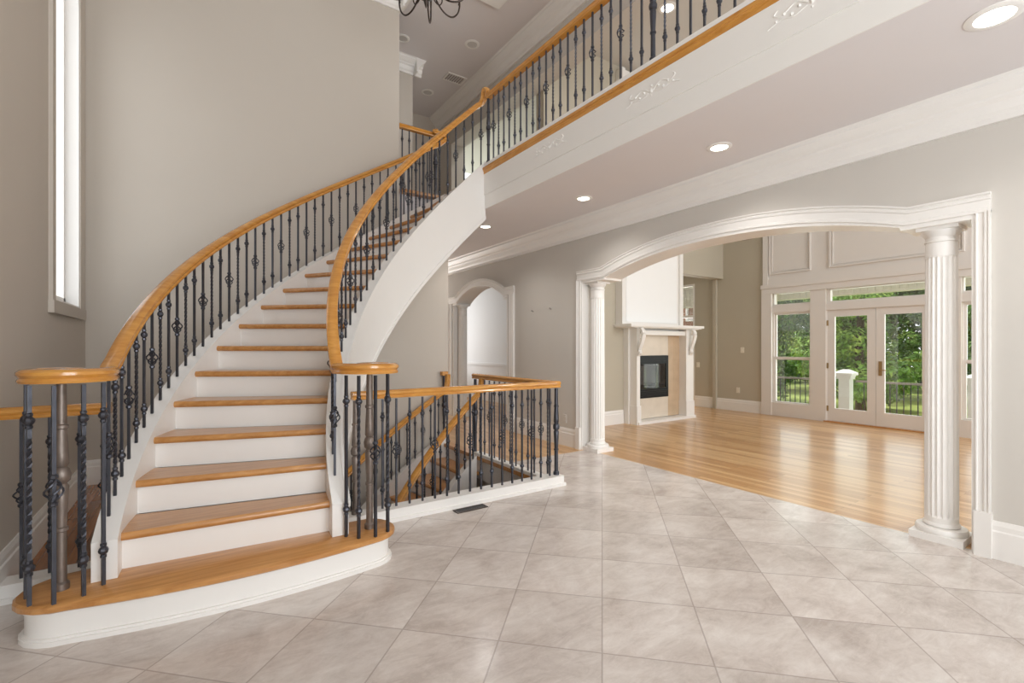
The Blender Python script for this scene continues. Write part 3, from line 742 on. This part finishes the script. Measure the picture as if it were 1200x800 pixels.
# little breakfast-room window and the brick wing outside it
f = MB(); frame_rect(f, XF+.0, XF+.1, 6.84, 7.5, 0, 2.9, .05); f.box(XF+.02, XF+.08, 6.89, 7.45, 2.1, 2.16)
o = struct('window_6', f, M['white']); MB().box(XF+.045, XF+.055, 6.88, 7.46, .05, 2.85).build('pane', M['glass'], o)
bw = thing('brick_wing', 'pinkish brick house wing glimpsed through the window strip beside the fireplace', 'building', (13.0, 10.2, -.3))
MB().box(12.9, 13.2, 8.3, 12.0, -.3, 6).build('wall', M['brick'], bw)
for z0 in (1.35, 2.2):
    q = MB(); frame_rect(q, 12.84, 12.92, 8.55, 9.2, z0, z0+.6, .06); q = q.build('window', M['bright'], bw); MB().box(12.87, 12.88, 8.6, 9.15, z0+.05, z0+.55).build('pane', M['glass'], q)

# ------------------------------------------------------------------ fireplace
fp = thing('fireplace', 'white mantel fireplace with beige marble surround and black glass-fronted firebox', 'fireplace', (7.4, 5.9, 0))
q = MB(); q.box(6.56, 6.70, 5.90, 6.02, 0, 1.74); q.box(8.03, 8.28, 5.90, 6.02, 0, 1.74); q.box(6.70, 8.03, 5.91, 6.02, 1.66, 1.74)
q.build('chimney_base', M['white'], fp)
for xa, xb in ((6.605, 6.69), (8.03, 8.26)):
    q = MB(); q.box(xa, xb, 5.74, 5.90, .34, 1.60); q.box(xa-.012, xb+.012, 5.725, 5.90, 0, .34); q.box(xa-.008, xb+.008, 5.73, 5.9, 1.56, 1.74)
    q.build('pilaster', M['white'], fp)
    xm = (xa+xb)/2; s_ = MB()
    s_.sweep(spline([(xm, 5.735, 1.25), (xm, 5.70, 1.30), (xm, 5.715, 1.36), (xm, 5.69, 1.42), (xm, 5.65, 1.52), (xm, 5.62, 1.66), (xm, 5.66, 1.73)], 5), [(-.04, -.02), (.04, -.02), (.045, .01), (0, .03), (-.045, .01)])
    s_.sphere((xm, 5.71, 1.30), .045, 8); s_.sphere((xm, 5.64, 1.66), .05, 8)
    s_.build('corbel', M['white'], fp, True)
q = MB(); q.box(6.70, 6.82, 5.90, 6.0, .06, 1.62); q.box(6.82, 7.68, 5.90, 6.0, 1.24, 1.62); q.box(6.82, 7.68, 5.90, 6.0, .06, .44)
q.build('surround', M['stone'], fp)
q = MB(); q.box(7.68, 7.86, 5.902, 6.0, .44, 1.62); q.box(7.86, 8.03, 5.90, 6.0, .06, 1.62); q.box(7.68, 7.86, 5.90, 6.0, .06, .44)
q.build('surround_strip', M['stone2'], fp, label='darker tan marble strip')
MB().box(6.62, 8.28, 5.70, 6.0, .0, .05).build('hearth', M['white'], fp)
q = MB(); q.box(6.70, 8.03, 5.76, 5.91, 1.62, 1.70); q.box(6.5, 8.38, 5.70, 6.02, 1.74, 1.765)
q.build('frieze', M['white'], fp)
q = MB(); q.box(6.32, 8.44, 5.62, 6.02, 1.765, 1.81); q.box(6.36, 8.40, 5.65, 6.02, 1.75, 1.766)
q.build('mantel_shelf', M['white'], fp)
q = MB(); q.box(6.36, 6.44, 5.86, 6.02, 1.81, 6.4); q.box(8.0, 8.10, 5.86, 6.02, 1.81, 6.4); q.box(6.44, 8.0, 5.90, 6.02, 1.81, 6.4)
frame_ = q.build('overmantel', M['white'], fp)
q = MB(); q.box(6.50, 7.94, 5.885, 5.90, 1.86, 6.3); q.build('overmantel_panel', M['bright'], fp)
fb = MB(); frame_rect(fb, 0, 1, 0, 1, 0, 1, .1); fb = MB()
fb.box(6.83, 7.675, 5.885, 5.91, 1.08, 1.235); fb.box(6.83, 7.675, 5.885, 5.91, .445, .62); fb.box(6.83, 6.87, 5.885, 5.91, .62, 1.08); fb.box(7.60, 7.675, 5.885, 5.91, .62, 1.08)
fb.box(6.83, 7.675, 5.99, 6.015, .445, 1.235)
for z in (.47, .50, .53, .56, 1.12, 1.15, 1.18): fb.box(6.85, 7.655, 5.875, 5.886, z, z+.015)
fbx = fb.build('firebox', M['black'], fp)
MB().box(6.87, 7.60, 5.893, 5.898, .62, 1.08).build('glass_front', M['fireglass'], fbx)
q = MB()
for i, x in enumerate((6.98, 7.14, 7.3, 7.46)): q.tube([(x-.1, 5.94+.01*i, .66+.02*(i % 2)), (x+.12, 5.95-.01*i, .69)], [.025, .03], 8)
q.build('logs', M['bark'], fbx, True)
MB().box(6.93, 7.05, 5.955, 5.97, .66, 1.05).box(7.42, 7.52, 5.955, 5.97, .66, 1.05).box(7.07, 7.40, 5.975, 5.985, .64, 1.06).build('painted_reflection', M['bright'], fbx)  # white panels standing in for reflections in the firebox glass

# ------------------------------------------------------------------ ceiling lights, vents, plates
def can(x, y, z, lab, lit=True, r=.085, group='recessed ceiling lights'):
    t = thing('recessed_spotlight', lab, 'ceiling light', (x, y, z), group)
    MB().lathe([(r*.80, -.002), (r*.82, -.010), (r*1.05, -.010), (r*1.2, -.004), (r*1.2, 0)], (x, y, z), 24).build('trim_ring', M['white'], t, True)
    MB().lathe([(.002, -.008), (r*.5, -.0085), (r*.80, -.006), (r*.80, -.001)], (x, y, z), 24).build('lens', M['lamp'] if lit else M['lampoff'], t, True)
    if lit:
        L = bpy.data.lights.new('recessed_lamp', 'SPOT'); L.energy = 1; L.spot_size = 2.4; L.spot_blend = .8; L.shadow_soft_size = .07; L.color = (1, .97, .93)
        o = bpy.data.objects.new('recessed_lamp', L); C.objects.link(o); o.parent = t; o.location = (0, 0, -.03)
        lamps.append(L)
    return t
lamps = []
can(3.45, .62, ZL, 'lit recessed light in the low ceiling under the gallery, closest to the camera', r=.10)
can(3.757, 2.357, ZL, 'lit recessed light under the gallery above the wide archway, second from the camera')
can(3.753, 4.05, ZL, 'lit recessed light under the gallery, third from the camera')
can(3.47, 5.78, ZL, 'lit recessed light under the gallery, farthest, beside the curved stringer')
can(3.763, 6.69, ZC, 'unlit recessed light in the high hall ceiling, closer one', False, .10)
can(3.762, 8.43, ZC, 'unlit recessed light in the high hall ceiling beyond the vent', False, .10)
can(2.78, 7.18, ZC, 'unlit round fixture in the high ceiling close to the tall wall edge', False, .09)
can(5.61, 9.3, 6.5, 'lit recessed light seen between gallery balusters, farthest beyond the stair top', True, .11, 'recessed lights of the tall room')
can(5.24, 7.80, 6.5, 'lit recessed light seen between balusters at the stair end of the gallery', True, .11, 'recessed lights of the tall room')
can(5.926, 4.56, 6.5, 'lit recessed light seen between balusters near the top edge of the photo', True, .11, 'recessed lights of the tall room')
v = thing('ceiling_vent', 'white rectangular louvred vent in the high hall ceiling between two unlit lights', 'vent', (3.98, 7.72, ZC))
q = MB(); a, b = .16, .10
q.box(3.98-a, 3.98+a, 7.72-b-.03, 7.72-b, ZC-.012, ZC); q.box(3.98-a, 3.98+a, 7.72+b, 7.72+b+.03, ZC-.012, ZC); q.box(3.98-a-.03, 3.98-a, 7.72-b-.03, 7.72+b+.03, ZC-.012, ZC); q.box(3.98+a, 3.98+a+.03, 7.72-b-.03, 7.72+b+.03, ZC-.012, ZC)
q.build('frame', M['white'], v)
q = MB()
for i in range(7): q.box(3.98-a+.01+i*.045, 3.98-a+.03+i*.045, 7.72-b, 7.72+b, ZC-.010, ZC-.002)
q.build('louvres', M['grey'], v)
v = thing('floor_register', 'dark bronze floor register set in the tile in front of the stairwell curb', 'vent', (2.0, 3.60, 0))
q = MB(); frame_rect(MB(), 0, 1, 0, 1, 0, 1, .1)
q.box(1.85, 2.15, 3.535, 3.55, 0, .006).box(1.85, 2.15, 3.612, 3.627, 0, .006).box(1.85, 1.865, 3.55, 3.612, 0, .006).box(2.135, 2.15, 3.55, 3.612, 0, .006)
q.build('frame', M['bronze'], v)
q = MB()
for i in range(18): q.box(1.868+i*.015, 1.877+i*.015, 3.55, 3.612, .0005, .004)
q.build('grille', M['black'], v)
v = thing('wall_vent', 'beige return vent high on the family room wall beside the white panelling', 'vent', (XF, 5.555, 3.87))
q = MB(); frame_rect(q, XF-.015, XF, 5.44, 5.67, 3.7, 4.04, .025); q.build('frame', M['grey'], v)
q = MB()
for i in range(12): q.box(XF-.012, XF-.003, 5.465, 5.645, 3.73+i*.024, 3.742+i*.024)
q.build('louvres', M['grey'], v)
def plate(name, x, y, z, lab, cat, sw, mat=None, axis='x'):
    t = thing(name, lab, cat, (x, y, z), 'wall plates')
    MB().box(x-.008, x, y-.04, y+.04, z-.06, z+.06).build('plate', mat or M['plate'], t)
    if sw: MB().box(x-.016, x-.008, y-.008, y+.008, z-.02, z+.02).build('toggle', mat or M['plate'], t)
    else: MB().box(x-.011, x-.008, y-.016, y+.016, z+.010, z+.040).box(x-.011, x-.008, y-.016, y+.016, z-.040, z-.010).build('socket', mat or M['plate'], t)
plate('wall_outlet', XF, 5.766, .455, 'ivory outlet low on the beige family room wall left of the windows', 'outlet', False)
plate('light_switch', XF, 5.669, 1.333, 'ivory switch plate at chest height on the beige wall left of the windows', 'switch', True)
plate('light_switch', XF, 6.75, .98, 'ivory switch plate on the beige wall right beside the mantel', 'switch', True)
plate('wall_outlet', XR, 5.148, .38, 'beige outlet on the bare hall wall beside the wide archway casing', 'outlet', False, M['wallhall'])
for i, (y, z) in enumerate(((5.899, 1.95), (5.456, 1.961))):
    q = MB(); q.tube([(XR, y, z), (XR-.03, y, z+.012)], .008, 6); q.sphere((XR-.03, y, z+.012), .012, 6)
    tag(q.build('picture_hook', M['grey'], None, True), ('tiny picture hook on the bare hall wall, closer to the far archway', 'tiny picture hook on the bare hall wall, closer to the wide archway')[i], 'hook', 'hooks on the hall wall')

# ------------------------------------------------------------------ chandelier
cx, cy = 1.77, 4.0
ch = thing('chandelier', 'dark bronze chandelier with looping scroll arms hanging at the top of the foyer', 'chandelier', (cx, cy, 4.49))
MB().lathe([(0.003, 4.375), (0.012, 4.403), (0.02, 4.434), (0.014, 4.446), (0.04, 4.459), (0.075, 4.49), (0.085, 4.527), (0.06, 4.564), (0.03, 4.589), (0.022, 4.9), (0.045, 4.95), (0.02, 5.0), (0.012, 5.1)], (cx, cy, .11), 16).build('hub', M['bronze'], ch, True)
MB().tube([(cx, cy, 5.19), (cx, cy, ZC-.02)], .008, 6).build('chain', M['bronze'], ch)
MB().lathe([(.01, ZC-.05), (.05, ZC-.045), (.07, ZC-.02), (.07, ZC)], (cx, cy, 0), 16).build('ceiling_canopy', M['bronze'], ch, True)
for i in range(8):
    a = i*2*PI/8+.25; d = lambda r, z: (cx+r*cos(a), cy+r*sin(a), z+.11)
    arm = MB().tube(spline([d(.03, 4.70), d(.10, 4.54), d(.20, 4.455), d(.31, 4.455), d(.39, 4.54), d(.41, 4.66), d(.36, 4.72), d(.30, 4.68)], 6), .008, 6)
    arm.tube(spline([d(.05, 4.60), d(.10, 4.50), d(.16, 4.49), (d(.19, 4.55)), d(.15, 4.60), d(.12, 4.57)], 5), .006, 6)
    arm.tube(spline([d(.40, 4.62), d(.42, 4.72), d(.42, 4.80)], 4), .008, 6)
    am = arm.build('arm', M['bronze'], ch, True)
    MB().lathe([(.01, 0), (.05, .02), (.055, .03), (.02, .03)], d(.42, 4.79), 12).build('drip_pan', M['bronze'], am, True)
    MB().lathe([(.012, .03), (.012, .13), (.004, .15)], d(.42, 4.79), 8).build('candle', M['plate'], am, True)

# ------------------------------------------------------------------ outside: deck, railing, trees
struct('ground', MB().box(10.1, 70, -45, 60, -1.2, -1.0), M['lawn'])
struct('ground_deck', MB().box(10.1, 11.75, -8, 12, -.35, -.2), M['deck'])
q = MB(); q.box(10.1, 11.22, -8, 12, 2.95, 3.05); struct('ceiling_porch', q, M['white'])
q = MB(); q.box(11.0, 11.2, -8, 12, 2.456, 2.95)
for i in range(160): q.box(10.985, 11.0, -8+i*.125, -8+i*.125+.105, 2.49, 2.95)
struct('trim_porch_beam', q, M['white'])
pp = []
for y, lab in ((4.33, 'white square deck post with moulded cap seen through the french door glass'), (2.30, 'white square deck post with moulded cap glimpsed right of the nearest column')):
    t = thing('deck_post', lab, 'post', (11.55, y, -.2), 'deck posts')
    MB().box(11.45, 11.65, y-.10, y+.10, -.2, .78).build('shaft', M['bright'], t)
    q = MB(); q.box(11.43, 11.67, y-.13, y+.13, .72, .77); q.box(11.38, 11.72, y-.17, y+.17, .80, .85); q.box(11.42, 11.68, y-.14, y+.14, .77, .80)
    q.hexa([(11.38,y-.17,.85),(11.72,y-.17,.85),(11.72,y+.17,.85),(11.38,y+.17,.85)], [(11.5,y-.05,.92),(11.6,y-.05,.92),(11.6,y+.05,.92),(11.5,y+.05,.92)])
    q.build('cap', M['bright'], t)
for y0, y1, lab in ((4.52, 9.0, 'black iron deck railing left of the white deck post'), (2.51, 4.14, 'black iron deck railing between the two white deck posts')):
    t = thing('deck_railing', lab, 'railing', (11.55, (y0+y1)/2, -.2), 'deck railings')
    MB().box(11.52, 11.58, y0, y1, .66, .70).box(11.53, 11.57, y0, y1, -.08, -.05).build('rail', M['grey'], t)
    n = int((y1-y0)/.11)
    pk = MB().box(11.542, 11.558, -.008, .008, -.2, .66); me = None
    for i in range(n):
        y = y0+.06+i*.11
        o = bpy.data.objects.new('picket', me) if me else None
        if me is None:
            o = MB().box(11.542, 11.558, y-.008, y+.008, -.2, .66).build('picket', M['iron'], t); me = o.data; yb0 = y
        else:
            C.objects.link(o); o.parent = t; o.location = (0, y-yb0, 0)
def tree_mesh(seed, n, rx, rz, z0):
    rnd = random.Random(seed); mb = MB()
    blobs = [(rnd.gauss(0, rx*.45), rnd.gauss(0, rx*.45), z0+rz*rnd.random(), rx*rnd.uniform(.3, .55)) for _ in range(26)]
    for _ in range(n):
        bx, by, bz, br = rnd.choice(blobs)
        d = Vector((rnd.gauss(0, 1), rnd.gauss(0, 1), rnd.gauss(0, .8))).normalized()*br*rnd.uniform(.6, 1.05)
        c_ = Vector((bx, by, bz))+d
        nrm = (d.normalized()+Vector((rnd.gauss(0, .5), rnd.gauss(0, .5), rnd.gauss(.3, .5)))).normalized()
        a = nrm.orthogonal().normalized(); b_ = nrm.cross(a); s_ = rnd.uniform(.045, .10)
        ph = rnd.random()*6.28; u = (a*cos(ph)+b_*sin(ph))*s_*1.6; v_ = (b_*cos(ph)-a*sin(ph))*s_
        mb.add([c_-u, c_-v_*.6, c_+u, c_+v_*.6], [(0, 1, 2, 3)])
    return mb
def trunk_mb(h, r, seed):
    rnd = random.Random(seed); mb = MB()
    mb.tube(spline([(0, 0, -.05), (.05, .02, h*.3), (-.05, .06, h*.6), (.08, 0, h)], 5), [r*(1-.6*i/15) for i in range(16)], 8)
    for i in range(5):
        z = h*(.45+.1*i); a = rnd.random()*6.28
        mb.tube(spline([(0, 0, z), (cos(a)*.8, sin(a)*.8, z+.5), (cos(a)*1.7, sin(a)*1.7, z+1.2)], 4), [r*.35*(1-.08*j) for j in range(9)], 6)
    return mb
protos = []
def me_of(mb, name, mat):
    me = bpy.data.meshes.new(name); me.from_pydata([tuple(v) for v in mb.v], [], mb.f); me.materials.append(mat); return me
fol = [me_of(tree_mesh(3, 14000, 1.9, 6.8, .7), 'foliage', M['leafA']), me_of(tree_mesh(5, 14000, 1.8, 6.6, 1.1), 'foliage', M['leafB']), me_of(tree_mesh(9, 14000, 2.0, 7.3, .5), 'foliage', M['leafA'])]
trk = [me_of(trunk_mb(8, .26, 1), 'trunk', M['bark']), me_of(trunk_mb(8, .2, 2), 'trunk', M['bark'])]
def tree(x, y, k, s, rz, lab):
    t = thing('tree', lab, 'tree', (x, y, -1.0), 'trees beyond the deck')
    t.scale = (s, s, s); t.rotation_euler = (0, 0, rz)
    for nm, me in (('foliage', fol[k % 3]), ('trunk', trk[k % 2])):
        o = bpy.data.objects.new(nm, me); C.objects.link(o); o.parent = t
TP = [(21, 11.0, 0, .9), (20.5, 7.2, 1, .85), (22, 3.4, 2, .9), (20.8, -.2, 1, .85), (26.5, 8.8, 2, 1.05), (27, 4.8, 0, 1.0), (26.5, .8, 1, 1.0), (27, 13.4, 1, 1.05), (33, 6.2, 1, 1.2), (33, 1.4, 2, 1.2), (33, 11.4, 0, 1.25), (33.5, 17, 2, 1.25), (40, 4.2, 0, 1.5), (40, 10.4, 2, 1.5), (41, 17.0, 1, 1.5), (41, -2.4, 1, 1.5), (41.5, 23.5, 0, 1.5)]
for i, (x, y, k, s) in enumerate(TP):
    lab = 'leafy green woodland tree beyond the deck railing, seen through the family room glass'
    tree(x, y, k, s, i*1.3, lab)

# ------------------------------------------------------------------ light
def area(name, loc, rot, sx, sy, e, col=(1, 1, 1)):
    L = bpy.data.lights.new(name, 'AREA'); L.shape = 'RECTANGLE'; L.size = sx; L.size_y = sy; L.energy = e; L.color = col
    o = bpy.data.objects.new(name, L); C.objects.link(o); o.location = loc; o.rotation_euler = rot; return o
area('daylight_front_window', (1.3, -2.95, 2.95), (PI/2, 0, 0), 3.2, 5.0, 120, (.90, .96, 1))
area('ceiling_fill_front', (1.3, -2.93, 1.6), (PI/2+.6, 0, 0), 3.2, 2.2, 185, (.91, .965, 1))  # added fill lamp, tilted up to brighten the ceilings
area('hall_end_fill', (3.8, 11.95, 1.5), (-PI/2, 0, 0), .8, 2.2, 80, (1, .99, .97))  # made-up lamp that brightens the far hall; no window is seen there
area('daylight_tall_window', (XL-.2, 5.53, 3.2), (0, -PI/2, 0), 2.8, 1.0, 3, (.95, .98, 1))
area('daylight_family_windows', (XF+.25, 3.2, 1.4), (0, PI/2, 0), 2.2, 3.6, 50, (.93, 1, 1))
area('family_room_fill', (7.2, -2.95, 3.6), (PI/2, 0, 0), 4.2, 5, 430, (.92, .97, 1))  # invented fill for the tall room and gallery; the wall behind is solid
area('dining_fill', (5.5, 11.9, 1.8), (-PI/2, 0, 0), 1.4, 2.4, 26, (1, 1, 1))  # added fill for dining room and hall, with no window behind it
area('daylight_breakfast', (XF+.15, 7.2, 1.5), (0, PI/2, 0), 2.4, .6, 40, (1, 1, 1))
for L in lamps: L.energy = 46
for L in lamps[-3:]: L.energy = 60
S = bpy.data.lights.new('sun', 'SUN'); S.energy = 4; S.angle = .02; S.color = (1, .95, .85)
o = bpy.data.objects.new('sun', S); C.objects.link(o); o.rotation_euler = (math.radians(-16), 0, 0)
wd = bpy.data.worlds.new('sky'); bpy.context.scene.world = wd; wd.use_nodes = True
bg = wd.node_tree.nodes['Background']; bg.inputs[0].default_value = (.93, .97, 1, 1); bg.inputs[1].default_value = 2.4

# ------------------------------------------------------------------ camera
cam = bpy.data.cameras.new('camera'); cam.sensor_width = 36; cam.lens = 553.4/1200*36; cam.shift_y = 6.4/1200; cam.clip_start = .05
co = bpy.data.objects.new('camera', cam); C.objects.link(co); co.location = (0, 0, 1.4); co.rotation_euler = (PI/2, 0, -.5968)
sc = bpy.context.scene; sc.camera = co
sc.view_settings.view_transform = 'Standard'; sc.view_settings.look = 'None'; sc.view_settings.gamma = 1; sc.view_settings.use_curve_mapping = False
sc.view_settings.exposure = -.28
sc.cycles.use_denoising = True
sc.cycles.max_bounces = 8; sc.cycles.diffuse_bounces = 5; sc.cycles.transparent_max_bounces = 8
sc.cycles.caustics_reflective = False; sc.cycles.caustics_refractive = False
sc.cycles.sample_clamp_indirect = 6
